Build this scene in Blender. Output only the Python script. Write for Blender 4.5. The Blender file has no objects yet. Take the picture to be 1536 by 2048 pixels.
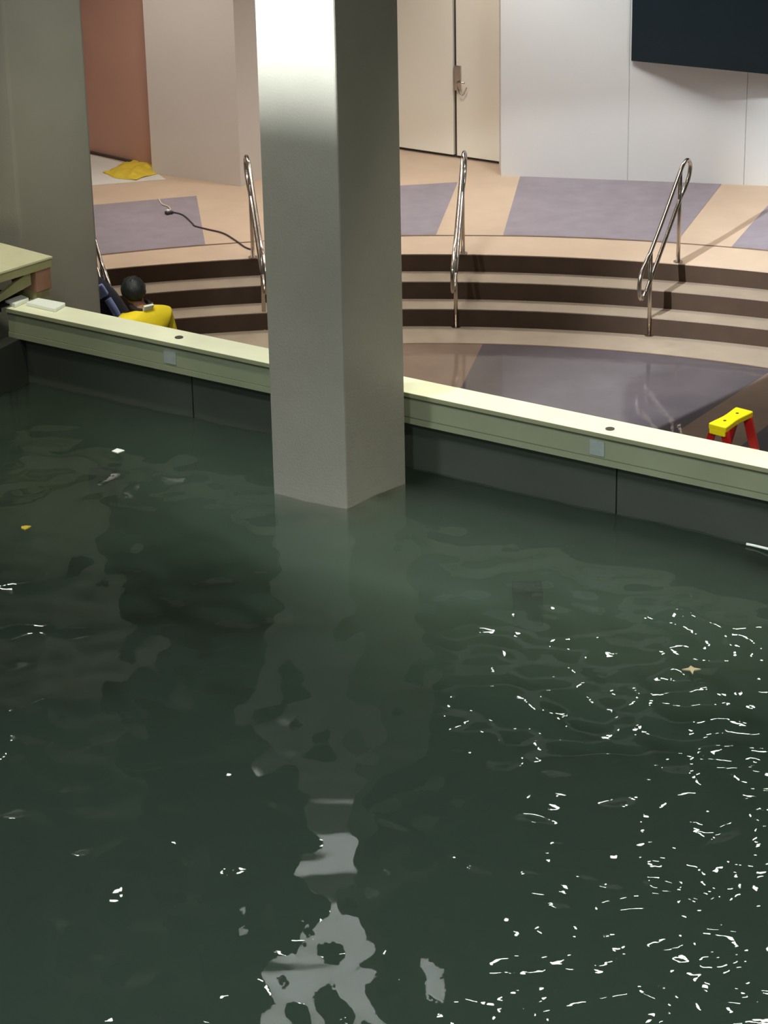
import bpy, bmesh, math, random
from mathutils import Vector, Matrix, noise
random.seed(7)
C = bpy.context.scene.collection
sc = bpy.context.scene
PI = math.pi
# ------------------------------------------------------------------ camera
F, PITCH, ROLL, HC = 5500.0, math.radians(24.5), math.radians(-1.2), 9.3
fw = Vector((0, math.cos(PITCH), -math.sin(PITCH)))
u0 = Vector((0, math.sin(PITCH), math.cos(PITCH))); r0 = Vector((1, 0, 0))
rt = r0*math.cos(ROLL)+u0*math.sin(ROLL); up = -r0*math.sin(ROLL)+u0*math.cos(ROLL)
cam = bpy.data.cameras.new('camera'); co = bpy.data.objects.new('camera', cam); C.objects.link(co)
co.matrix_world = Matrix(((rt.x, up.x, -fw.x, 0), (rt.y, up.y, -fw.y, 0), (rt.z, up.z, -fw.z, HC), (0, 0, 0, 1)))
cam.sensor_fit = 'VERTICAL'; cam.sensor_height = 24.0; cam.lens = F/2048*24.0
cam.clip_end = 200
sc.camera = co
def at(px, py, z):                     # the point of the photo's pixel on the level z
    d = fw*F+rt*(px-768)+up*(1024-py)
    return Vector((0, 0, HC))+d*((z-HC)/d.z)
# ------------------------------------------------------------------ look
sc.view_settings.view_transform = 'Standard'; sc.view_settings.look = 'None'
sc.view_settings.gamma = 1; sc.view_settings.use_curve_mapping = False
sc.view_settings.exposure = 0.0
w = bpy.data.worlds.new('world'); sc.world = w; w.use_nodes = True
bg = w.node_tree.nodes['Background']; bg.inputs[0].default_value = (0.55, 0.60, 0.48, 1); bg.inputs[1].default_value = 0.16
def spot(loc, target, power, angle, blend=0.5, col=(1, 1, 1), size=0.1):
    l = bpy.data.lights.new('spot_light', 'SPOT'); l.energy = power; l.spot_size = math.radians(angle)
    l.spot_blend = blend; l.color = col; l.shadow_soft_size = size
    o = bpy.data.objects.new('spot_light', l); C.objects.link(o); o.location = loc
    o.rotation_euler = (Vector(target)-Vector(loc)).to_track_quat('-Z', 'Y').to_euler()
    return o
WARM = (1.0, 0.91, 0.81); COOL = (0.90, 0.96, 1.0); GRN = (1.0, 0.98, 0.80)
# wash on the near column's left face
WASH = Vector((-4.2, 15.2, 8.6)); WD = Vector((3.6, 3.4, 0)).normalized()
spot(WASH, WASH+WD*5+Vector((0, 0, -2.9)), 14000, 64, 0.25, COOL, 0.03)
spot(WASH, WASH+WD*5+Vector((0, 0, -2.9)), 6500, 64, 0.25, COOL, 0.30)  # second, wider source added for the soft falloff below the cut
# added fill spots above the open tank, out of view
spot((3.2, 10.0, 11.2), (0.3, 13.4, 0), 2300, 96, 1.0, (1.0, .97, .86), 0.5)
spot((-3.0, 6.0, 11.2), (-0.2, 10.8, 0), 4600, 82, 1.0, (.86, .95, 1.0), 0.5)
# stage lamps in the high ceiling that light the coping and the tank
HALL = [(1.9, 24.0, 9.4), (3.5, 22.6, 9.4), (3.3, 26.6, 9.6), (2.4, 21.0, 9.2), (4.1, 24.6, 8.8), (-1.2, 23.4, 9.2), (1.3, 22.4, 9.3), (4.0, 28.0, 8.4), (0.2, 21.6, 9.4)]
EDGE = [(1.1, 21.7, 4.45), (1.9, 21.9, 4.5), (2.7, 21.7, 4.4), (3.3, 21.9, 4.6), (-3.6, 22.1, 4.6)]  # small lamps added at the soffit edge to throw glints on the water
spot((2.5, 19.4, 9.2), (1.9, 18.5, 1.6), 2300, 42, 0.6, GRN, 0.12)
spot((-2.6, 18.6, 9.2), (-1.9, 20.6, 1.6), 1500, 48, 0.7, GRN, 0.12)
# recessed downlights over the seating steps
spot((-6.0, 18.0, 7.0), (-3.4, 22.4, 1.8), 380, 30, 0.8, (1.0, .93, .95), 0.3)  # added spot that lifts the left column's left face, not a downlight
DOWN = [(-3.1, 27.0, 4.28, 46, WARM), (-2.0, 26.2, 4.28, 70, WARM), (0.6, 26.9, 4.28, 75, WARM), (2.0, 26.3, 4.28, 85, COOL), (3.9, 25.9, 4.28, 60, WARM),  # first entry added to brighten the salmon and left walls
        (0.2, 24.6, 4.28, 40, WARM), (2.4, 24.0, 4.28, 44, WARM), (-2.3, 24.2, 4.28, 44, WARM)]
for x, y, z, p, c in DOWN: spot((x, y, z-.03), (x, y, 0), p*3.3, 122, 0.7, c, 0.3)

# ------------------------------------------------------------------ helpers
def s2l(c): return tuple((v/255/12.92 if v/255 <= 0.04045 else ((v/255+0.055)/1.055)**2.4) for v in c)
def mat(name, rgb, rough=0.6, metal=0.0, var=0.08, scale=4.0, bump=0.0, bscale=60.0, coat=0.0, spec=0.5, noise_rough=0.0):
    m = bpy.data.materials.new(name); m.use_nodes = True
    nt = m.node_tree; b = nt.nodes['Principled BSDF']
    c = s2l(rgb)
    tc = nt.nodes.new('ShaderNodeTexCoord')
    n = nt.nodes.new('ShaderNodeTexNoise'); n.inputs['Scale'].default_value = scale; n.inputs['Detail'].default_value = 5
    nt.links.new(tc.outputs['Object'], n.inputs['Vector'])
    r = nt.nodes.new('ShaderNodeValToRGB')
    r.color_ramp.elements[0].position = 0.3; r.color_ramp.elements[1].position = 0.7
    r.color_ramp.elements[0].color = tuple(v*(1-var) for v in c)+(1,)
    r.color_ramp.elements[1].color = tuple(min(1, v*(1+var)) for v in c)+(1,)
    nt.links.new(n.outputs['Fac'], r.inputs['Fac']); nt.links.new(r.outputs['Color'], b.inputs['Base Color'])
    b.inputs['Roughness'].default_value = rough; b.inputs['Metallic'].default_value = metal
    b.inputs['Coat Weight'].default_value = coat; b.inputs['Coat Roughness'].default_value = 0.05
    b.inputs['Specular IOR Level'].default_value = spec
    if noise_rough:
        mr = nt.nodes.new('ShaderNodeMapRange'); mr.inputs['To Min'].default_value = rough; mr.inputs['To Max'].default_value = rough+noise_rough
        mr.inputs['From Min'].default_value = 0.4; mr.inputs['From Max'].default_value = 0.65
        nt.links.new(n.outputs['Fac'], mr.inputs['Value']); nt.links.new(mr.outputs['Result'], b.inputs['Roughness'])
    if bump:
        n2 = nt.nodes.new('ShaderNodeTexNoise'); n2.inputs['Scale'].default_value = bscale; n2.inputs['Detail'].default_value = 3
        nt.links.new(tc.outputs['Object'], n2.inputs['Vector'])
        bp = nt.nodes.new('ShaderNodeBump'); bp.inputs['Strength'].default_value = 1; bp.inputs['Distance'].default_value = bump
        nt.links.new(n2.outputs['Fac'], bp.inputs['Height']); nt.links.new(bp.outputs['Normal'], b.inputs['Normal'])
    return m
def obj(name, bm, m, parent=None, smooth=False, bevel=0, seg=2, recalc=True):
    me = bpy.data.meshes.new(name)
    if recalc: bmesh.ops.recalc_face_normals(bm, faces=bm.faces)
    bm.to_mesh(me); bm.free()
    for mm in (m if isinstance(m, (list, tuple)) else [m]): me.materials.append(mm)
    if smooth:
        for p in me.polygons: p.use_smooth = True
    o = bpy.data.objects.new(name, me); C.objects.link(o)
    if parent: o.parent = parent
    if bevel:
        b = o.modifiers.new('bevel', 'BEVEL'); b.width = bevel; b.segments = seg; b.limit_method = 'ANGLE'
    return o
def tag(o, label, cat, group=None, kind=None):
    o['label'] = label; o['category'] = cat
    if group: o['group'] = group
    if kind: o['kind'] = kind
    return o
def thing(name, loc, label, cat, rz=0, group=None):
    o = bpy.data.objects.new(name, None); C.objects.link(o); o.location = loc; o.rotation_euler = (0, 0, rz)
    return tag(o, label, cat, group)
def struct(name, bm, m, parent=None, **k):
    o = obj(name, bm, m, parent, **k)
    if not parent: o['kind'] = 'structure'
    return o
def prism(bm, pts, z0, z1, mi=0):
    a = [bm.verts.new((p[0], p[1], z0)) for p in pts]; b = [bm.verts.new((p[0], p[1], z1)) for p in pts]
    n = len(pts); fs = [bm.faces.new(a[::-1]), bm.faces.new(b)]
    for i in range(n): fs.append(bm.faces.new((a[i], a[(i+1) % n], b[(i+1) % n], b[i])))
    for f in fs: f.material_index = mi
    bmesh.ops.recalc_face_normals(bm, faces=fs)
def box(bm, c, s, rot=None):
    M = Matrix.Translation(c) @ (rot.to_4x4() if rot else Matrix.Identity(4)) @ Matrix.Diagonal((s[0], s[1], s[2], 1))
    bmesh.ops.create_cube(bm, size=1, matrix=M)
def sweep(bm, pts, r, seg=10, closed=False):
    pts = [Vector(p) for p in pts]; n = len(pts); rings = []
    prev = None
    for i, p in enumerate(pts):
        if closed: t = pts[(i+1) % n]-pts[i-1]
        else: t = pts[min(i+1, n-1)]-pts[max(i-1, 0)]
        t.normalize()
        if prev is None:
            a = Vector((0, 0, 1)) if abs(t.z) < 0.9 else Vector((1, 0, 0)); prev = t.cross(a).normalized()
        prev = (prev-t*prev.dot(t)).normalized(); q = t.cross(prev)
        rr = r[i] if isinstance(r, (list, tuple)) else r
        rings.append([bm.verts.new(p+(prev*math.cos(2*PI*k/seg)+q*math.sin(2*PI*k/seg))*rr) for k in range(seg)])
    m = n if closed else n-1
    for i in range(m):
        A, B = rings[i], rings[(i+1) % n]
        for k in range(seg): bm.faces.new((A[k], A[(k+1) % seg], B[(k+1) % seg], B[k]))
    if not closed: bm.faces.new(rings[0][::-1]); bm.faces.new(rings[-1])
def smooth_pts(pts, n=6, closed=False):
    pts = [Vector(p) for p in pts]; out = []; N = len(pts); m = N if closed else N-1
    for i in range(m):
        if closed: a, b, c, d = pts[i-1], pts[i], pts[(i+1) % N], pts[(i+2) % N]
        else: a, b, c, d = pts[max(i-1, 0)], pts[i], pts[i+1], pts[min(i+2, N-1)]
        for k in range(n):
            t = k/n
            out.append(0.5*((2*b)+(c-a)*t+(2*a-5*b+4*c-d)*t*t+(3*b-a-3*c+d)*t**3))
    if not closed: out.append(pts[-1])
    return out
def sph(bm, c, s, u=20, v=14, rot=None):
    M = Matrix.Translation(c) @ (rot.to_4x4() if rot else Matrix.Identity(4)) @ Matrix.Diagonal((s[0], s[1], s[2], 1))
    bmesh.ops.create_uvsphere(bm, u_segments=u, v_segments=v, radius=1, matrix=M)
def cyl(bm, c, r, h, axis=None, seg=20):
    M = Matrix.Translation(c)
    if axis: M = M @ Vector(axis).to_track_quat('Z', 'Y').to_matrix().to_4x4()
    bmesh.ops.create_cone(bm, cap_ends=True, segments=seg, radius1=r, radius2=r, depth=h, matrix=M)
def cbox(name, c, s, m, parent, rot=None, bevel=0):
    bm = bmesh.new(); box(bm, c, s, rot); return obj(name, bm, m, parent, bevel=bevel)

# ------------------------------------------------------------------ materials
M_tan = mat('tan carpet', (192, 169, 146), 0.9, var=0.05, scale=3, bump=0.002, bscale=220)
M_pur = mat('grey violet carpet', (140, 131, 138), 0.92, var=0.09, scale=5, bump=0.003, bscale=150)
M_tread = mat('tread carpet', (148, 133, 115), 0.9, var=0.08, scale=3, bump=0.002, bscale=200)
M_riser = mat('shaded brown riser', (62, 44, 30), 0.85, var=0.12, scale=6)  # dark brown carpet, shade on the risers included in the colour
M_seam = mat('carpet seam', (120, 98, 80), 0.9)
M_wtan = mat('wet tan floor', (122, 103, 90), 0.03, var=0.15, scale=1.6, bump=0.0012, bscale=7, noise_rough=0.07)
M_wpur = mat('wet violet floor', (86, 79, 82), 0.03, var=0.15, scale=1.6, bump=0.0012, bscale=7, noise_rough=0.07)
M_white = mat('white wall paint', (224, 223, 221), 0.7, var=0.02, scale=1)
M_grey = mat('warm grey wall paint', (212, 204, 197), 0.7, var=0.03, scale=1)
M_pink = mat('salmon wall paint', (188, 144, 128), 0.8, var=0.05, scale=1.5)
M_cream = mat('cream door paint', (240, 234, 220), 0.5, var=0.02, scale=1)
M_dark = mat('dark gap', (70, 62, 56), 0.8)
M_wflo = mat('white floor sheet', (214, 212, 204), 0.6, var=0.04, scale=3)
M_screen = mat('black glossy screen', (24, 38, 46), 0.32, var=0.2, scale=1)
M_black = mat('black parts and recess shade', (12, 12, 10), 0.9)
M_col = mat('column paint', (128, 125, 114), 0.42, var=0.05, scale=2.2, bump=0.0015, bscale=60)
M_cop = mat('pale yellow coping', (232, 232, 204), 0.5, var=0.05, scale=3, bump=0.001, bscale=50)
M_fas = mat('sage green fascia', (132, 138, 112), 0.6, var=0.06, scale=3)
M_edge = mat('olive cap edge', (138, 140, 108), 0.7)
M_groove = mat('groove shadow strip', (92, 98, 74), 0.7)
M_tank = mat('tank wall concrete', (58, 64, 55), 0.7, var=0.15, scale=1.5)
M_tankd = mat('dark tank wall', (26, 30, 24), 0.8, var=0.15, scale=1.5)
M_steel = mat('brushed steel tube', (190, 180, 170), 0.22, 1.0, var=0.05)
M_bed = mat('tank bed', (50, 60, 48), 0.9, var=0.3, scale=1)
M_hall = mat('dark hall paint', (54, 58, 50), 0.9)
M_soff = mat('soffit paint', (70, 68, 62), 0.9)
M_foam = mat('white foam', (236, 240, 232), 0.7, var=0.02)
M_ply = mat('pale painted board', (196, 192, 158), 0.6, var=0.06, scale=5)
M_plyd = mat('olive board edge', (140, 136, 98), 0.7, var=0.08, scale=5)
M_brown = mat('red brown wood block', (132, 96, 78), 0.7, var=0.08, scale=8)
M_yel = mat('yellow plastic', (250, 226, 20), 0.4, var=0.04, scale=6)
M_red = mat('red fibreglass', (176, 26, 22), 0.4, var=0.1, scale=10)
M_alu = mat('aluminium step', (196, 190, 184), 0.35, 0.9)
M_jack = mat('yellow jacket cloth', (244, 214, 30), 0.75, var=0.06, scale=10, bump=0.004, bscale=18)
M_skin = mat('skin', (150, 100, 72), 0.55, var=0.05)
M_hair = mat('black hair', (26, 28, 28), 0.5, var=0.3, scale=40, bump=0.004, bscale=120)
M_trou = mat('dark trousers', (40, 42, 52), 0.85)
M_shoe = mat('dark shoes', (24, 22, 22), 0.6)
M_collar = mat('dark collar cloth', (30, 24, 20), 0.8)
M_bag = mat('dark navy cloth', (26, 26, 42), 0.8, var=0.2, scale=8)
M_blue = mat('light blue webbing', (128, 146, 200), 0.7, var=0.06)
M_cord = mat('dark cord rubber', (62, 54, 62), 0.6)
M_cordw = mat('pale cord', (214, 200, 172), 0.6)
M_tag = mat('blue grey sticker', (142, 152, 146), 0.5, var=0.08, scale=20)
M_fleck = mat('tan leaf', (190, 176, 140), 0.7)
M_yscrap = mat('yellow scrap', (216, 190, 60), 0.6)

# ------------------------------------------------------------------ setting: seating floor, steps, pit
cx, cy = -0.25, 14.62
def arc(r, a0, a1, n=60, c=(cx, cy)):
    return [(c[0]+r*math.sin(math.radians(a0+(a1-a0)*i/n)), c[1]+r*math.cos(math.radians(a0+(a1-a0)*i/n))) for i in range(n+1)]
ARC = (-42, 42)
R1, R2, R3 = 10.66, 10.36, 10.08
# upper deck with its inlaid carpet panels in the same mesh
bm = bmesh.new()
a_in = arc(R1, *ARC, 80); a_out = arc(16.5, *ARC, 80)
prism(bm, a_in+a_out[::-1], 0.425, 0.525, 0)
def inlay(pts, z, mi, t=0.003):
    vs = [bm.verts.new((p[0], p[1], z+t)) for p in pts]; f = bm.faces.new(vs); f.material_index = mi
    f.normal_update()
    if f.normal.z < 0: f.normal_flip()
def px(pts, z): return [at(x, y, z)[:2] for x, y in pts]
rc = (0.09, 15.5)            # the carpet panels end on this ring
def ring_arc(x0, x1, r=10.33, c=rc, n=16):
    a0 = math.asin((x0-c[0])/r); a1 = math.asin((x1-c[0])/r)
    return [(c[0]+r*math.sin(a0+(a1-a0)*i/n), c[1]+r*math.cos(a0+(a1-a0)*i/n)) for i in range(n+1)]
inlay(px([(393, 392), (189, 410)], .525)+[(-5.2, 26.6), (-4.6, 24.7)]+ring_arc(-4.2, -1.70)[1:], .525, 1)
inlay([(0.84, 27.50), (-0.75, 27.30)]+ring_arc(-0.95, 0.57), .525, 1)
inlay([(3.56, 27.25), (1.50, 27.66)]+ring_arc(1.23, 2.90), .525, 1)
inlay([(5.6, 28.2), (3.93, 26.5)]+ring_arc(3.42, 5.4), .525, 1)
for r_ in (10.32,):          # seam line along the inner ring
    A = arc(r_, -34, 34, 70, rc); B = arc(r_-0.022, -34, 34, 70, rc)
    for i in range(70): inlay([A[i], A[i+1], B[i+1], B[i]], .525, 2, .004)
inlay(px([(181, 310), (304, 340), (332, 359), (186, 371)], .525)+[(-4.2, 27.4), (-4.3, 29.8)], .525, 3, .002)
struct('floor', bm, [M_tan, M_pur, M_seam, M_wflo], recalc=False)
# steps
bm = bmesh.new()
for ra, rb, z1 in ((R1, R2, .35), (R2, R3, .175)):
    prism(bm, arc(rb, *ARC, 80)+arc(ra+.01, *ARC, 80)[::-1], -0.05 if ra == R2 else 0.0, z1, 0)
for r_, z0, z1 in ((R1, .35, .521), (R2, .175, .346), (R3, 0.0, .171)):      # riser faces, shade under each nosing kept in their brown
    prism(bm, arc(r_-.006, *ARC, 80)+arc(r_+.004, *ARC, 80)[::-1], z0, z1-.004, 1)
struct('floor_steps', bm, [M_tread, M_riser])
# pit floor
bm = bmesh.new()
c32 = Vector((math.cos(math.radians(-31.9)), math.sin(math.radians(-31.9)), 0)); nrm = Vector((-c32.y, c32.x, 0))  # nrm points away from camera
W0 = Vector((0.0, 19.15, 0))        # a point of the coping's front edge line
def wl(u, v, z=0): return W0+c32*u+nrm*v+Vector((0, 0, z))
pa, pb = wl(-9, .2), wl(9, .2)
pit_arc = [p for p in arc(R3, *ARC, 80) if (Vector((p[0], p[1], 0))-W0).dot(nrm) > .25]
pa = wl((Vector((pit_arc[0][0], pit_arc[0][1], 0))-W0).dot(c32), .2)
prism(bm, pit_arc+[pb[:2], pa[:2]], -0.1, 0.0, 0)
ic = (0.07, 16.52); ir = 7.69
def inn(x0, x1): return ring_arc(x0, x1, ir, ic, 20)
q1 = at(925, 770, 0); q2 = at(1360, 860, 0)
inlay(inn(-4.4, .96)+[q1[:2], (0.35, 21.6), wl(-.6, .35)[:2], wl(-5.0, .35)[:2]], 0, 1, .002)
inlay(inn(.96, 3.58)+[q2[:2], wl(1.6, .35)[:2], wl(.2, .35)[:2], (0.35, 21.6), q1[:2]], 0, 2, .002)
inlay(inn(3.58, 4.5)+[(4.2, 22.0), (3.45, 22.2), (2.6, 20.9), wl(3.0, .35)[:2], wl(1.7, .35)[:2], q2[:2]], 0, 1, .0025)
inlay([(4.2, 22.0), (3.45, 22.2), (2.6, 20.9), wl(3.05, .35)[:2], wl(4.6, .35)[:2]], 0, 2, .003)
A = arc(ir, -36, 36, 60, ic); B = arc(ir+.02, -36, 36, 60, ic)
for i in range(60): inlay([B[i], B[i+1], A[i+1], A[i]], 0, 3, .004)
struct('floor_pit', bm, [M_tread, M_wtan, M_wpur, M_seam], recalc=False)

# walls
ZT = 4.3
bm = bmesh.new(); prism(bm, [(1.30, 27.69), (2.60, 27.44), (2.605, 27.45), (2.61, 27.438), (3.78, 27.21), (3.785, 27.222), (3.79, 27.207), (7.0, 26.58), (7.4, 28.0), (1.30, 28.35)], .525, ZT)
struct('wall_right', bm, M_white)
bm = bmesh.new(); prism(bm, [(1.31, 28.12), (-1.6, 29.78), (-1.5, 30.1), (1.5, 28.6)], .525, ZT)
struct('wall_back', bm, M_dark)
ddir = Vector((-1.06, .61, 0)).normalized(); dn = Vector((-ddir.y, ddir.x, 0))
if dn.y > 0: dn = -dn
def door(name, a, b):
    bm = bmesh.new(); A = Vector((1.31, 28.07, 0))
    p = [A+ddir*a, A+ddir*b, A+ddir*b-dn*.05, A+ddir*a-dn*.05]
    prism(bm, [q[:2] for q in p], .56, 2.9); return struct(name, bm, M_cream, bevel=.004)
d2 = door('door_2', 0.0, .52); d1 = door('door_1', .56, 1.52)
struct('door_3', (lambda b: (prism(b, [q[:2] for q in [Vector((1.31, 28.07, 0))+ddir*1.56, Vector((1.31, 28.07, 0))+ddir*2.9, Vector((1.31, 28.07, 0))+ddir*2.9-dn*.05, Vector((1.31, 28.07, 0))+ddir*1.56-dn*.05]], .56, 2.9), b)[1])(bmesh.new()), M_cream)
A = Vector((1.31, 28.07, 0))
bm = bmesh.new(); p = A+ddir*.495+dn*.012; box(bm, (p.x, p.y, 1.415), (.075, .03, .27), Matrix.Rotation(math.atan2(ddir.y, ddir.x), 3, 'Z'))
lk = obj('lock_plate', bm, M_steel, d2, bevel=.006); lk['label'] = 'dark steel lock plate'
bm = bmesh.new(); p = A+ddir*.48+dn*.04; sweep(bm, [p+Vector((0, 0, 1.38)), p+dn*.02+Vector((0, 0, 1.38)), p-ddir*.09+dn*.02+Vector((0, 0, 1.385))], .010)
obj('door_lever', bm, M_steel, d2, smooth=True)
bm = bmesh.new(); sweep(bm, smooth_pts([A+ddir*(.50-.02*k)+dn*.03+Vector((0, 0, 1.33-.09*math.sin(k/6*PI))) for k in range(7)]), .006)
obj('wire_loop', bm, M_steel, d2, smooth=True)
bm = bmesh.new(); prism(bm, [(-2.38, 28.03), (-1.42, 27.51), (-.92, 28.15), (-.92, 29.9), (-2.30, 28.45)], .525, ZT)
struct('wall_left', bm, M_grey)
bm = bmesh.new(); prism(bm, [(-2.30, 28.22), (-4.6, 30.0), (-4.4, 30.3), (-2.2, 28.5)], .525, ZT)
struct('wall_recess', bm, M_pink)
bm = bmesh.new(); p0, p1 = Vector((-2.36, 28.24, 0)), Vector((-4.5, 29.9, 0)); pd = Vector((-.61, -.79, 0))*.03
prism(bm, [q[:2] for q in (p0, p1, p1+pd, p0+pd)], .525, .55); struct('baseboard_recess', bm, M_dark)
bm = bmesh.new(); prism(bm, [(-5.6, 24.6), (-3.9, 28.6), (-4.6, 30.0), (-7.5, 27)], 0, ZT); struct('wall_far_left', bm, M_grey)
# soffit over the seating and the dark hall above
bm = bmesh.new(); prism(bm, [(-9, 22.4), (9, 22.4), (9, 30.5), (-9, 30.5)], ZT, ZT+.5)
struct('ceiling_soffit', bm, M_soff)
bm = bmesh.new(); prism(bm, [(-14, 30.0), (14, 30.0), (14, 30.4), (-14, 30.4)], 0, 12); struct('wall_hall', bm, M_hall)
bm = bmesh.new(); prism(bm, [(-14, -2), (14, -2), (14, 30.4), (-14, 30.4)], 12, 12.3); struct('ceiling', bm, M_hall)

# screen on the right wall
bl = Vector((2.617, 27.40, 1.81)); dr = Vector((1.3155, -.6135, 0)).normalized(); bn = Vector((dr.y, -dr.x, 0))
t = thing('wall_screen', bl, 'large black glossy screen at the top of the white wall', 'screen')
bm = bmesh.new(); q = [Vector((0, 0, 0)), dr*3.0, dr*3.0-bn*.06, -bn*.06]; prism(bm, [(v.x, v.y) for v in q], 0, 1.6); obj('screen_panel', bm, M_screen, t)
bm = bmesh.new(); q = [dr*.0-bn*.06, dr*3.0-bn*.06, dr*3.0-bn*.09, -bn*.09]; prism(bm, [(v.x, v.y) for v in q], .02, 1.58); obj('back_housing', bm, M_black, t)

# ------------------------------------------------------------------ tank: wall, coping
bm = bmesh.new()
def wbox(bm, u0_, u1, v0, v1, z0, z1, mi=0): prism(bm, [wl(u0_, v0)[:2], wl(u1, v0)[:2], wl(u1, v1)[:2], wl(u0_, v1)[:2]], z0, z1, mi)
UL = (at(2, 620, 1.6)-W0).dot(c32)
jl = sorted([(at(365, 790, 1.2)-W0).dot(c32), (at(1220, 1000, 1.1)-W0).dot(c32)])
edges = [UL+.05]+jl+[9]
for i in range(3): wbox(bm, edges[i]+(.006 if i else 0), edges[i+1]-.006, .09, .26, -2.6, 1.349, 0)
wbox(bm, UL+.05, 9, .12, .25, -2.6, 1.345, 1)
struct('wall_tank', bm, [M_tank, M_tankd])
bm = bmesh.new(); wbox(bm, UL+.0, UL+.12, -14, .09, -2.6, 1.349, 0); struct('wall_tank_side', bm, M_tankd)
cp = thing('tank_coping', wl(0, .13, 1.35), 'long pale yellow coping beam running along the top of the tank wall', 'coping')
off = -cp.location
def wchild(name, parent, m, u0_, u1, v0, v1, z0, z1, bevel=0):
    bm = bmesh.new(); wbox(bm, u0_, u1, v0, v1, z0, z1); bmesh.ops.translate(bm, verts=bm.verts, vec=-parent.location)
    return obj(name, bm, m, parent, bevel=bevel)
wchild('cap_board', cp, M_cop, UL, 9, .004, .27, 1.565, 1.60)
wchild('cap_edge', cp, M_edge, UL, 9, 0, .004, 1.567, 1.598)
wchild('fascia_board', cp, M_fas, UL+.01, 9, .018, .27, 1.35, 1.565)
wchild('trim_strip', cp, M_fas, UL+.01, 9, .008, .018, 1.35, 1.395)
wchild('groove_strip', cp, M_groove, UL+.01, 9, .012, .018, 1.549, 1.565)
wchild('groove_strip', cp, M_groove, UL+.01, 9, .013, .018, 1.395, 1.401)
for x, y in ((358, 675), (1220, 858)):
    p = at(x, y, 1.6)-cp.location; bm = bmesh.new(); cyl(bm, (p.x, p.y, p.z+.0005), .034, .006, seg=24)
    o = obj('drain_plug', bm, M_dark, cp); o['label'] = 'small dark round plug'
for x, y in ((341, 714), (1193, 898)):
    bm = bmesh.new(); p = at(x, y, 1.47); u = (p-W0).dot(c32); wbox(bm, u-.058, u+.058, .012, .017, 1.415, 1.53)
    bmesh.ops.translate(bm, verts=bm.verts, vec=-cp.location); o = obj('sticker', bm, M_tag, cp); o['label'] = 'blue grey square sticker'

# bed
bm = bmesh.new(); wbox(bm, UL-.1, 9.2, -14.2, .3, -2.8, -2.6); struct('floor_tank', bm, M_bed)

# ------------------------------------------------------------------ columns
bm = bmesh.new(); prism(bm, [(-.82, 18.71), (-.27, 18.42), (.17, 18.85), (-.38, 19.12)], -2.6, 12)
o = obj('square_column', bm, M_col, None, bevel=.012)
tag(o, 'square painted column rising from the dark water in front of the coping', 'column')
L1 = at(74, 895, 0); L2 = at(219, 866, 0); dd = (L2-L1); pp = Vector((-dd.y, dd.x, 0))
bm = bmesh.new(); prism(bm, [v[:2] for v in (L1, L2, L2+pp+Vector((-.3, 0, 0)), L1+pp+Vector((-.55, -.1, 0)))], 0, 12)
o = obj('square_column', bm, M_col, None, bevel=.02)
tag(o, 'olive grey column behind the coping at the far left, beside the person', 'column')

# ------------------------------------------------------------------ handrails
def rail(base, foot, label, parts_label=None):
    t = thing('handrail', base, label, 'handrail', 0, 'steel loop handrails on the steps')
    d = Vector((foot.x-base.x, foot.y-base.y, 0)); L = d.length; d.normalize()
    def P(s, z): return Vector((d.x*s, d.y*s, z))
    k = .60/L if False else 1
    loop = [P(0, .90), P(L*.33, .70), P(L*.66, .50), P(L, .31), P(L+.12, .235), P(L+.23, .13), P(L+.25, .0), P(L+.21, -.09), P(L+.11, -.07),
            P(L, .02), P(L*.66, .22), P(L*.33, .42), P(0, .62), P(-.11, .69), P(-.21, .79), P(-.235, .90), P(-.17, .965), P(-.08, .955)]
    bm = bmesh.new(); sweep(bm, smooth_pts(loop, 5, True), .020, 12, True); obj('rail_loop', bm, M_steel, t, True)
    bm = bmesh.new(); sweep(bm, [P(0, -0.0), P(0, .45), P(0, .90)], .019, 12); obj('post', bm, M_steel, t, True)
    bm = bmesh.new(); sweep(bm, [P(L, -.525), P(L, -.1), P(L, .31)], .019, 12); obj('post', bm, M_steel, t, True)
    for z, s in ((0.004, 0), (-.521, L)):
        bm = bmesh.new(); cyl(bm, P(s, z), .045, .008); obj('flange', bm, M_steel, t)
    return t
rail(at(506, 515, .525), at(529, 657, 0), 'looped steel handrail half hidden by the left edge of the near column')
rail(at(926, 507, .525), at(912, 654, 0), 'looped steel handrail seen edge on just right of the near column')
rail(at(1356, 524, .525), at(1298, 671, 0), 'looped steel handrail at the right, its whole loop in view')
rail(at(172, 552, .525), at(214, 694, 0), 'looped steel handrail whose lower curve shows beside the far left column')

# ------------------------------------------------------------------ stepladder
ca = math.atan2(.30, .24)
t = thing('stepladder', (2.665, 19.39, 0), 'red stepladder with a yellow top cap standing behind the coping at the right', 'ladder', ca)
Hh = 1.2; W = .17; S = .06
bm = bmesh.new(); pts = []
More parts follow.
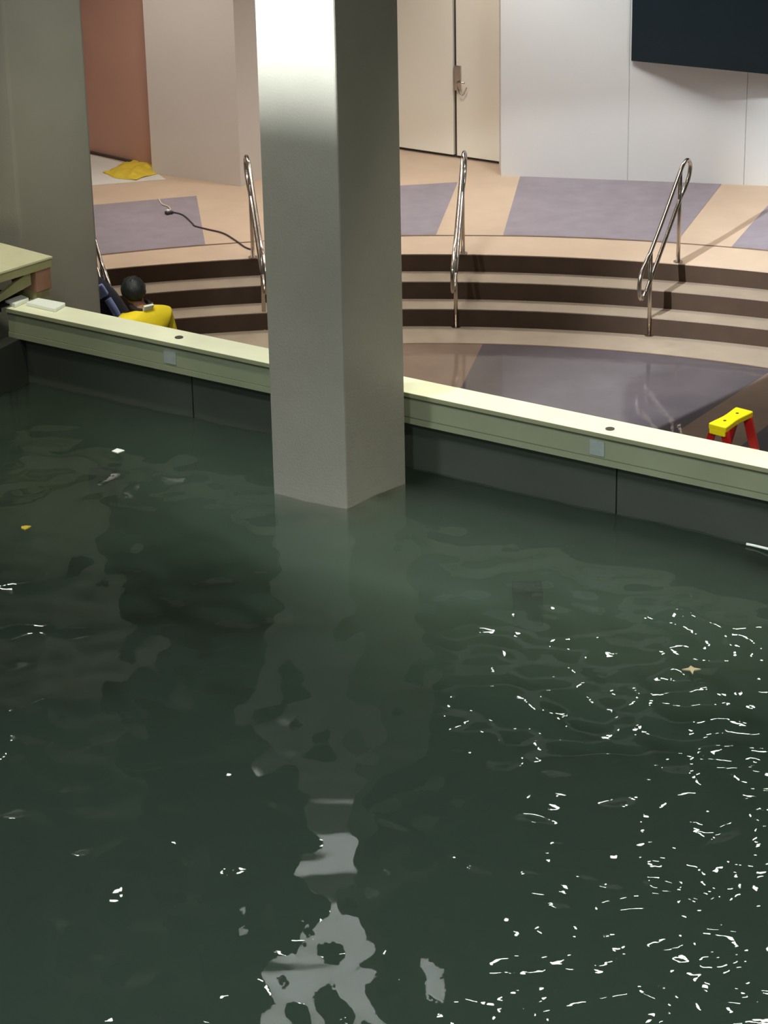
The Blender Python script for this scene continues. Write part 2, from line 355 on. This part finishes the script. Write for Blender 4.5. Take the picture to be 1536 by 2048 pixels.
# cap outline is waisted on its long sides
for k in range(13):
    s = -1+2*k/12; pts.append((s*.20, -(.078-.014*math.cos(s*PI/2)**2)))
for k in range(13):
    s = 1-2*k/12; pts.append((s*.20, .078-.014*math.cos(s*PI/2)**2))
prism(bm, pts, Hh-.05, Hh); cap = obj('top_cap', bm, M_yel, t, bevel=.010, seg=3)
for sx in (-1, 1):
    cbox('cap_skirt', (sx*.185, 0, Hh-.062), (.03, .14, .045), M_yel, t, bevel=.006)
for sx in (-.09, .09):
    bm = bmesh.new(); cyl(bm, (sx, .0, Hh+.0005), .012, .003); o = obj('tool_hole', bm, M_dark, t)
def bar(name, a, b, w_, d_, m, parent):
    a, b = Vector(a), Vector(b); bm = bmesh.new(); L = (b-a).length; q = (b-a).to_track_quat('Z', 'Y').to_matrix()
    box(bm, (a+b)/2, (w_, d_, L), q); return obj(name, bm, m, parent, bevel=.003)
for sx in (-1, 1):
    bar('front_rail', (sx*.165, -.05, Hh-.05), (sx*.22, -.34, 0.02), .03, .07, M_red, t)
    bar('rear_rail', (sx*.165, .05, Hh-.05), (sx*.19, .36, 0.02), .028, .055, M_red, t)
    for yy, xx in ((-.34, .22), (.36, .19)): cbox('foot', (sx*xx, yy, .012), (.05, .09, .024), M_black, t)
    bar('spreader', (sx*.19, -.17, .60), (sx*.185, .19, .60), .006, .02, M_alu, t)
for k in range(3):
    z = .3*(k+1); f = (Hh-.05-z)/(Hh-.07); cbox('step', (0, -.05-.29*f, z), (.33+.11*f, .085, .022), M_alu, t)
for z in (.35, .85):
    f = (Hh-.05-z)/(Hh-.07); cbox('rear_brace', (0, .05+.31*f, z), (.33+.05*f, .02, .03), M_red, t)

# ------------------------------------------------------------------ boxed platform at the far left
e1 = Vector((-.72, -.69, 0)).normalized(); e2 = Vector((-.78, .62, 0)).normalized(); K = Vector((-2.66, 21.29, 0))
t = thing('raised_platform', K+Vector((-.3, 0, 1.6)), 'pale raised platform on a brown block at the far left, behind the coping end', 'platform')
def kp(name, a0, a1, b0, b1, z0, z1, m, bevel=0):
    bm = bmesh.new(); q = [K+e1*a0+e2*b0, K+e1*a1+e2*b0, K+e1*a1+e2*b1, K+e1*a0+e2*b1]
    prism(bm, [v[:2] for v in q], z0, z1); bmesh.ops.translate(bm, verts=bm.verts, vec=-t.location); return obj(name, bm, m, t, bevel=bevel)
kp('deck_board', 0, 1.6, 0, 1.3, 1.935, 1.95, M_ply)
kp('deck_edge', 0.004, 1.596, .004, 1.296, 1.86, 1.935, M_plyd, .004)
kp('support_block', .02, .17, .01, .30, 1.68, 1.86, M_brown, .004)
kp('block_base', .03, .16, .03, .28, 1.605, 1.68, M_plyd)
kp('recess_shade_back', .17, 1.5, .45, .5, 1.42, 1.86, M_black)  # black panel standing in for the shade under the deck
kp('recess_shade_shelf', .17, 1.3, .1, .5, 1.605, 1.615, M_black)  # black sheet, also for the shaded recess
a_ = K+e1*.18+e2*.06; b_ = K+e1*.60+e2*.06
bm = bmesh.new(); vs = []
for p, z in ((a_, 1.86), (a_, 1.74), (b_, 1.66), (b_, 1.70)): vs.append((p, z))
f1 = [bm.verts.new((p+Vector((0, 0, z))-t.location)) for p, z in vs]; f2 = [bm.verts.new((p+e2*.03+Vector((0, 0, z))-t.location)) for p, z in vs]
bm.faces.new(f1); bm.faces.new(f2[::-1])
for i in range(4): bm.faces.new((f1[i], f2[i], f2[(i+1) % 4], f1[(i+1) % 4]))
obj('diagonal_brace', bm, M_plyd, t)

# foam slabs on the coping
def slab(px4, label, h=.035):
    bm = bmesh.new(); q = [at(x, y, 1.6+h) for x, y in px4]; c = sum(q, Vector())/4; c.z = 1.6
    prism(bm, [(v-c)[:2] for v in q], 0.0005, h); o = obj('foam_slab', bm, M_foam, None, bevel=.008, seg=3); o.location = c
    return tag(o, label, 'foam slab', 'white foam slabs on the coping')
slab([(9, 600), (30, 608), (58, 595), (42, 589)], 'smaller white foam slab at the left end of the coping, next to the platform')
slab([(52, 604), (110, 617), (131, 605), (76, 595)], 'longer white foam slab on the coping in front of the far left column')

# ------------------------------------------------------------------ bag
b0 = at(222, 672, 0)
t = thing('backpack', (b0.x+.03, b0.y-.50, 0), 'dark navy bag with light blue panels between the far left column and the person', 'bag')
bm = bmesh.new(); sph(bm, (.06, 0, .38), (.15, .17, .46), 20, 14, Matrix.Rotation(-.45, 3, 'Y'))
for v in bm.verts: v.co.z = max(v.co.z, .02)
obj('bag_body', bm, M_bag, t, True)
obj('front_panel', (lambda b: (box(b, (-.035, -.135, .68), (.11, .06, .12), Matrix.Rotation(-.5, 3, 'Y')), b)[1])(bmesh.new()), M_blue, t, bevel=.015)
obj('strap', (lambda b: (sweep(b, smooth_pts([(.03, -.15, .61), (.08, -.18, .53), (.13, -.19, .42), (.18, -.18, .28), (.20, -.15, .08)]), .035, 8), b)[1])(bmesh.new()), M_blue, t, True)

# ------------------------------------------------------------------ person (standing in the pit, back to the camera)
def skin(name, V, E, m, parent, sub=2, root=0):
    me = bpy.data.meshes.new(name); me.from_pydata([v[:3] for v in V], E, []); me.materials.append(m)
    o = bpy.data.objects.new(name, me); C.objects.link(o); o.parent = parent
    s = o.modifiers.new('skin', 'SKIN'); s.use_smooth_shade = True
    if not me.skin_vertices: me.attributes.new('skin_vertices', 'FLOAT', 'POINT') if False else None
    for i, v in enumerate(V):
        sv = me.skin_vertices[0].data[i]; r = v[3]; sv.radius = r if isinstance(r, tuple) else (r, r); sv.use_root = (i == root)
    ss = o.modifiers.new('sub', 'SUBSURF'); ss.levels = sub; ss.render_levels = sub
    return o
pb_ = at(312, 958, 0)
t = thing('person', (pb_.x, pb_.y, 0), 'person in a yellow jacket with short black hair, seen from behind beyond the coping', 'person', math.radians(33))
# x right, y forward, z up
V = [(0, -.02, .95, (.15, .11)), (0, -.01, 1.12, (.13, .10)), (0, .02, 1.30, (.16, .12)), (0, .05, 1.44, (.10, .08)), (-.02, .08, 1.52, .052), (-.03, .11, 1.58, .058),
     (-.04, .14, 1.635, (.074, .088)), (-.045, .145, 1.70, (.064, .078))]
E = [(0, 1), (1, 2), (2, 3), (3, 4), (4, 5), (5, 6), (6, 7)]
def add(p, r, fr): V.append((*p, r)); E.append((fr, len(V)-1)); return len(V)-1
for sx in (-1, 1):
    a = add((sx*.17, .03, 1.38), .062, 3); b = add((sx*.23, .0, 1.12), .046, a)
    c = add((sx*.22, .16, .93), .034, b); h = add((sx*.20, .23, .87), (.038, .022), c)
    for k in range(4):
        f = add((sx*(.235-.022*k), .285+.004*(k in (1, 2)), .835), .009, h); g = add((sx*(.232-.022*k), .31+.006*(k in (1, 2)), .805), .008, f)
    f = add((sx*.165, .25, .845), .010, h); add((sx*.150, .275, .825), .009, f)
    k1 = add((sx*.10, -.01, .86), .085, 0); k2 = add((sx*.11, .02, .50), .060, k1); k3 = add((sx*.11, -.02, .10), .042, k2)
    k4 = add((sx*.115, .10, .045), (.040, .028), k3)
nz = add((-.045, .235, 1.63), .014, 6)
for sx in (-1, 1): add((-.04+sx*.082, .13, 1.635), .014, 6)
skin('body', V, E, M_skin, t)
# jacket
V2 = [(0, -.02, .92, (.18, .13)), (0, -.01, 1.12, (.165, .125)), (0, .02, 1.33, (.195, .145)), (0, .045, 1.47, (.135, .105)), (-.01, .06, 1.52, (.085, .075))]
E2 = [(0, 1), (1, 2), (2, 3), (3, 4)]
for sx in (-1, 1):
    n = len(V2); V2 += [(sx*.185, .03, 1.43, .082), (sx*.24, .0, 1.12, .062), (sx*.225, .13, .96, .050)]; E2 += [(3, n), (n, n+1), (n+1, n+2)]
jk = skin('jacket', V2, E2, M_jack, t)
bm = bmesh.new(); R_ = Matrix.Rotation(-.35, 3, 'X')
sweep(bm, [(-.012+.082*math.cos(a*PI/8), .062+.078*math.sin(a*PI/8), 1.535+.02*math.sin(a*PI/8)) for a in range(16)], .020, 8, True)
obj('collar', bm, M_collar, t, True)
bm = bmesh.new(); box(bm, (.0, -.040, 1.545), (.09, .022, .055), Matrix.Rotation(.5, 3, 'X')); o = obj('collar_patch', bm, M_foam, t, bevel=.006); o['label'] = 'white patch at the nape'
V3 = [(0, -.02, .93, (.158, .12)), (0, -.02, .86, (.14, .115))]; E3 = [(0, 1)]
for sx in (-1, 1):
    n = len(V3); V3 += [(sx*.10, -.01, .80, .098), (sx*.11, .02, .50, .074), (sx*.11, -.02, .12, .060)]; E3 += [(1, n), (n, n+1), (n+1, n+2)]
skin('trousers', V3, E3, M_trou, t)
for sx in (-1, 1):
    bm = bmesh.new(); sph(bm, (sx*.115, .05, .045), (.052, .15, .05))
    for v in bm.verts: v.co.z = max(v.co.z, .002)
    obj('shoe', bm, M_shoe, t, True)
# hair: a cap round the skull, open at the face
bm = bmesh.new(); sph(bm, (-.042, .125, 1.665), (.098, .115, .108), 28, 20)
for v in list(bm.verts):
    if (v.co.y > .175 and v.co.z < 1.70) or v.co.z < 1.585: bm.verts.remove(v)
    else: v.co += noise.noise_vector(v.co*45)*.012
hr = obj('hair', bm, M_hair, t, True); sm = hr.modifiers.new('solid', 'SOLIDIFY'); sm.thickness = .015

# ------------------------------------------------------------------ cords, cloth, floats
z = .535
bm = bmesh.new(); p = [at(x, y, z) for x, y in ((318, 398), (324, 408), (338, 414), (341, 424))]
c0 = p[0].copy(); c0.z = .528; sweep(bm, smooth_pts([v-c0 for v in p]), .006, 8); o = obj('pale_cord', bm, M_cordw, None, True); o.location = c0
tag(o, 'short pale cord end lying on the left violet carpet panel', 'cord')
pts = [(344, 424), (366, 430), (384, 446), (390, 452), (414, 458), (446, 466), (470, 480), (490, 494), (504, 499)]
p = [at(x, y, z) for x, y in pts]; c0 = p[0].copy(); c0.z = .528
t = thing('power_cord', c0, 'dark cord snaking from its plug across the left carpet panel to the handrail post', 'cord')
bm = bmesh.new(); sweep(bm, smooth_pts([v-c0 for v in p]), .008, 8); obj('cable', bm, M_cord, t, True)
bm = bmesh.new(); q = at(338, 427, z)-c0; box(bm, (q.x, q.y, .018), (.075, .05, .03), Matrix.Rotation(.6, 3, 'Z')); obj('plug', bm, M_cord, t, bevel=.006)
bm = bmesh.new(); box(bm, (q.x-.01, q.y+.0, .040), (.03, .03, .012), Matrix.Rotation(.6, 3, 'Z')); obj('plug_face', bm, M_foam, t)
# yellow cloth
c0 = Vector((-2.57, 28.12, .528))
bm = bmesh.new(); bmesh.ops.create_grid(bm, x_segments=24, y_segments=24, size=.5)
for v in bm.verts:
    a = math.atan2(v.co.y, v.co.x); v.co.x *= .52*(1+.12*math.sin(3*a)); v.co.y *= .55*(1+.1*math.cos(4*a))
    v.co.z = .045+.035*noise.noise(v.co*9)+.02*noise.noise(v.co*21)
    e = max(abs(v.co.x)/.26, abs(v.co.y)/.27); v.co.z *= max(.12, 1-e**3)
bmesh.ops.rotate(bm, verts=bm.verts, matrix=Matrix.Rotation(-.66, 3, 'Z'))
o = obj('floor_cloth', bm, M_yscrap, None, True); o.location = c0; s = o.modifiers.new('s', 'SOLIDIFY'); s.thickness = .006
tag(o, 'crumpled yellow cloth on the white floor sheet below the salmon wall', 'cloth')

ZW = .95
def flat_star(name, px_, r0_, r1_, n, m, label, cat, sq=1, rot=0):
    c = at(*px_, ZW+.012); bm = bmesh.new(); pts = []
    for k in range(2*n):
        a = rot+k*PI/n; r = (r0_ if k % 2 == 0 else r1_)*(1+.2*math.sin(k*2.3)); pts.append((r*math.cos(a), r*math.sin(a)*sq))
    prism(bm, pts, 0, .008); o = obj(name, bm, m); o.location = c; return tag(o, label, cat)
flat_star('floating_fleck', (1383, 1340), .060, .022, 4, M_fleck, 'tan star shaped leaf floating on the water at the right', 'fleck')  # flat tan star lying on the water
flat_star('floating_scrap', (51, 1056), .045, .030, 3, M_yscrap, 'yellow scrap floating near the left edge of the water', 'scrap', .8, .5)
flat_star('floating_scrap', (235, 903), .055, .05, 2, M_foam, 'small white sliver floating on the water below the coping at the left', 'scrap', .8, .1)
bm = bmesh.new(); p = [at(x, y, ZW+.012) for x, y in ((1493, 1088), (1512, 1092), (1545, 1100))]; c0 = p[0].copy(); sweep(bm, smooth_pts([v-c0 for v in p]), .010, 8)
o = obj('floating_stick', bm, M_foam, None, True); o.location = c0; tag(o, 'thin pale stick floating against the tank wall at the right edge', 'stick')
for (x, y), lb in (((205, 942), 'dark square box under the water at the left'), ((1055, 1172), 'dark square box under the water right of the near column')):
    c = at(x, y, .80); bm = bmesh.new(); box(bm, (0, 0, -.14), (.21, .18, .28)); o = obj('submerged_box', bm, M_black, None, bevel=.01); o.location = (c.x, c.y, .80)
    tag(o, lb, 'box', 'dark boxes under the water')

# unseen wash lamp; plates added to cut its beam at foot and sides
t = thing('wash_lamp', WASH, 'unseen black wash lamp with added beam-cutting plates, aimed at the near column', 'lamp')
q = WD.to_track_quat('X', 'Z').to_matrix()
ql = Vector((.466, .885, 0)).normalized().to_track_quat('X', 'Z').to_matrix()
cbox('added_shutter_plate', WD*.52+Vector((0, 0, -.485-.25)), (.01, 1.2, .5), M_black, t, ql)
for sy in (-1, 1):
    lat = Vector((-WD.y, WD.x, 0))*sy
    cbox('added_side_shutter', WD*.52+lat*(.105+.2), (.01, .4, 1.2), M_black, t, q)
cbox('lamp_body', WD*-.35+Vector((0, 0, .05)), (.35, .3, .3), M_black, t, q, .02)
cbox('added_shutter_arm', WD*.15+Vector((0, 0, -.55))+Vector((-WD.y, WD.x, 0))*.4, (.7, .02, .02), M_black, t, q)
# ------------------------------------------------------------------ ceiling lamps (seen in the water's reflection)
M_lamp = bpy.data.materials.new('lamp glow'); M_lamp.use_nodes = True
nt = M_lamp.node_tree; nt.nodes.clear(); em = nt.nodes.new('ShaderNodeEmission'); em.inputs[0].default_value = (.95, 1, .9, 1); em.inputs[1].default_value = 45
ou = nt.nodes.new('ShaderNodeOutputMaterial'); nt.links.new(em.outputs[0], ou.inputs[0])
for i, (x, y, z) in enumerate(HALL):
    t = thing('ceiling_lamp', (x, y, z), 'round lamp hung from the dark hall ceiling above the steps', 'lamp', 0, 'round lamps under the hall ceiling')
    bm = bmesh.new(); cyl(bm, (0, 0, .16), .20, .26, seg=24); obj('lamp_housing', bm, M_black, t)
    bm = bmesh.new(); cyl(bm, (0, 0, .02), .17, .02, seg=24); obj('lamp_lens', bm, M_lamp, t)
    bm = bmesh.new(); cyl(bm, (0, 0, (12-z)/2+.14), .02, 12-z-.3, seg=10); obj('stem', bm, M_black, t)

for i, (x, y, z) in enumerate(EDGE):
    t = thing('glint_lamp', (x, y, z), 'small unseen lamp added for water glints, on an arm in front of the soffit', 'lamp', 0, 'small glint lamps added along the soffit edge')
    bm = bmesh.new(); cyl(bm, (0, 0, .07), .06, .12, seg=20); obj('lamp_housing', bm, M_black, t)
    bm = bmesh.new(); cyl(bm, (0, 0, .004), .058, .01, seg=20); obj('lamp_lens', bm, M_lamp, t)
    bm = bmesh.new(); sweep(bm, [(0, 0, .12), (0, .05, .16), (0, 22.42-y, .16)], .012); obj('arm', bm, M_black, t)

# ------------------------------------------------------------------ water
def hgt(x, y):
    v = 0.0
    a = .030*noise.noise(Vector((x*.8, y*.8, 0.3)))
    b = .018*noise.noise(Vector((x*2.1+3, y*2.1, 1.7)))
    c = .0115*noise.noise(Vector((x*4.6, y*4.6+5, 4.1)))
    d = .0008*noise.noise(Vector((x*10, y*10, 7.7)))
    return a+b+c+d
bm = bmesh.new()
uu0, uu1, vv0, vv1 = UL+.12, 8.5, -13.0, .088
fine_u = [uu0+.035*i for i in range(int((6.2-uu0)/.035))]+[6.2, 7.0, 7.8, 8.5]
nv = int((vv1-(-9.2))/.035)
fine_v = [-13.0, -12, -11, -10]+[-9.2+(vv1+9.2)*i/nv for i in range(nv+1)]
grid = []
for v in fine_v:
    row = []
    for u in fine_u:
        p = wl(u, v); row.append(bm.verts.new((p.x, p.y, ZW+hgt(p.x, p.y))))
    grid.append(row)
for j in range(len(fine_v)-1):
    for i in range(len(fine_u)-1): bm.faces.new((grid[j][i], grid[j][i+1], grid[j+1][i+1], grid[j+1][i]))
# sides and bottom close the body of water
bot = [bm.verts.new(wl(u, v, -2.59)) for u, v in ((uu0, vv0), (uu1, vv0), (uu1, vv1), (uu0, vv1))]
bm.faces.new(bot[::-1])
bm.faces.new([grid[0][i] for i in range(len(fine_u))]+[bot[1], bot[0]])
bm.faces.new([r[-1] for r in grid]+[bot[2], bot[1]])
bm.faces.new(list(reversed(grid[-1]))+[bot[3], bot[2]])
bm.faces.new([r[0] for r in reversed(grid)]+[bot[0], bot[3]])
M_water = bpy.data.materials.new('murky green water'); M_water.use_nodes = True
nt = M_water.node_tree; nt.nodes.clear(); N = nt.nodes.new; Lk = nt.links.new
ou = N('ShaderNodeOutputMaterial'); mx = N('ShaderNodeMixShader'); fr = N('ShaderNodeFresnel'); fr.inputs['IOR'].default_value = 1.33
tr = N('ShaderNodeBsdfTransparent'); tr.inputs[0].default_value = (.97, 1, .97, 1); gl = N('ShaderNodeBsdfGlossy'); gl.inputs['Roughness'].default_value = 0.02; gl.inputs['Color'].default_value = (1, 1, 1, 1)
tc = N('ShaderNodeTexCoord'); n1 = N('ShaderNodeTexNoise'); n1.inputs['Scale'].default_value = 9; n1.inputs['Detail'].default_value = 2
bp = N('ShaderNodeBump'); bp.inputs['Distance'].default_value = .002; bp.inputs['Strength'].default_value = .6
Lk(tc.outputs['Object'], n1.inputs['Vector']); Lk(n1.outputs['Fac'], bp.inputs['Height']); Lk(bp.outputs['Normal'], gl.inputs['Normal']); Lk(bp.outputs['Normal'], fr.inputs['Normal'])
Lk(fr.outputs[0], mx.inputs[0]); Lk(tr.outputs[0], mx.inputs[1]); Lk(gl.outputs[0], mx.inputs[2]); Lk(mx.outputs[0], ou.inputs['Surface'])
vs = N('ShaderNodeVolumeScatter'); vs.inputs['Color'].default_value = (.34, .395, .34, 1); vs.inputs['Density'].default_value = 1.3
va = N('ShaderNodeVolumeAbsorption'); va.inputs['Color'].default_value = (.34, .52, .42, 1); va.inputs['Density'].default_value = 2.5
ad = N('ShaderNodeAddShader'); Lk(vs.outputs[0], ad.inputs[0]); Lk(va.outputs[0], ad.inputs[1]); Lk(ad.outputs[0], ou.inputs['Volume'])
o = obj('water', bm, M_water, None, True); o['kind'] = 'stuff'
tag(o, 'dark green rippled water filling the tank', 'water', None, 'stuff')
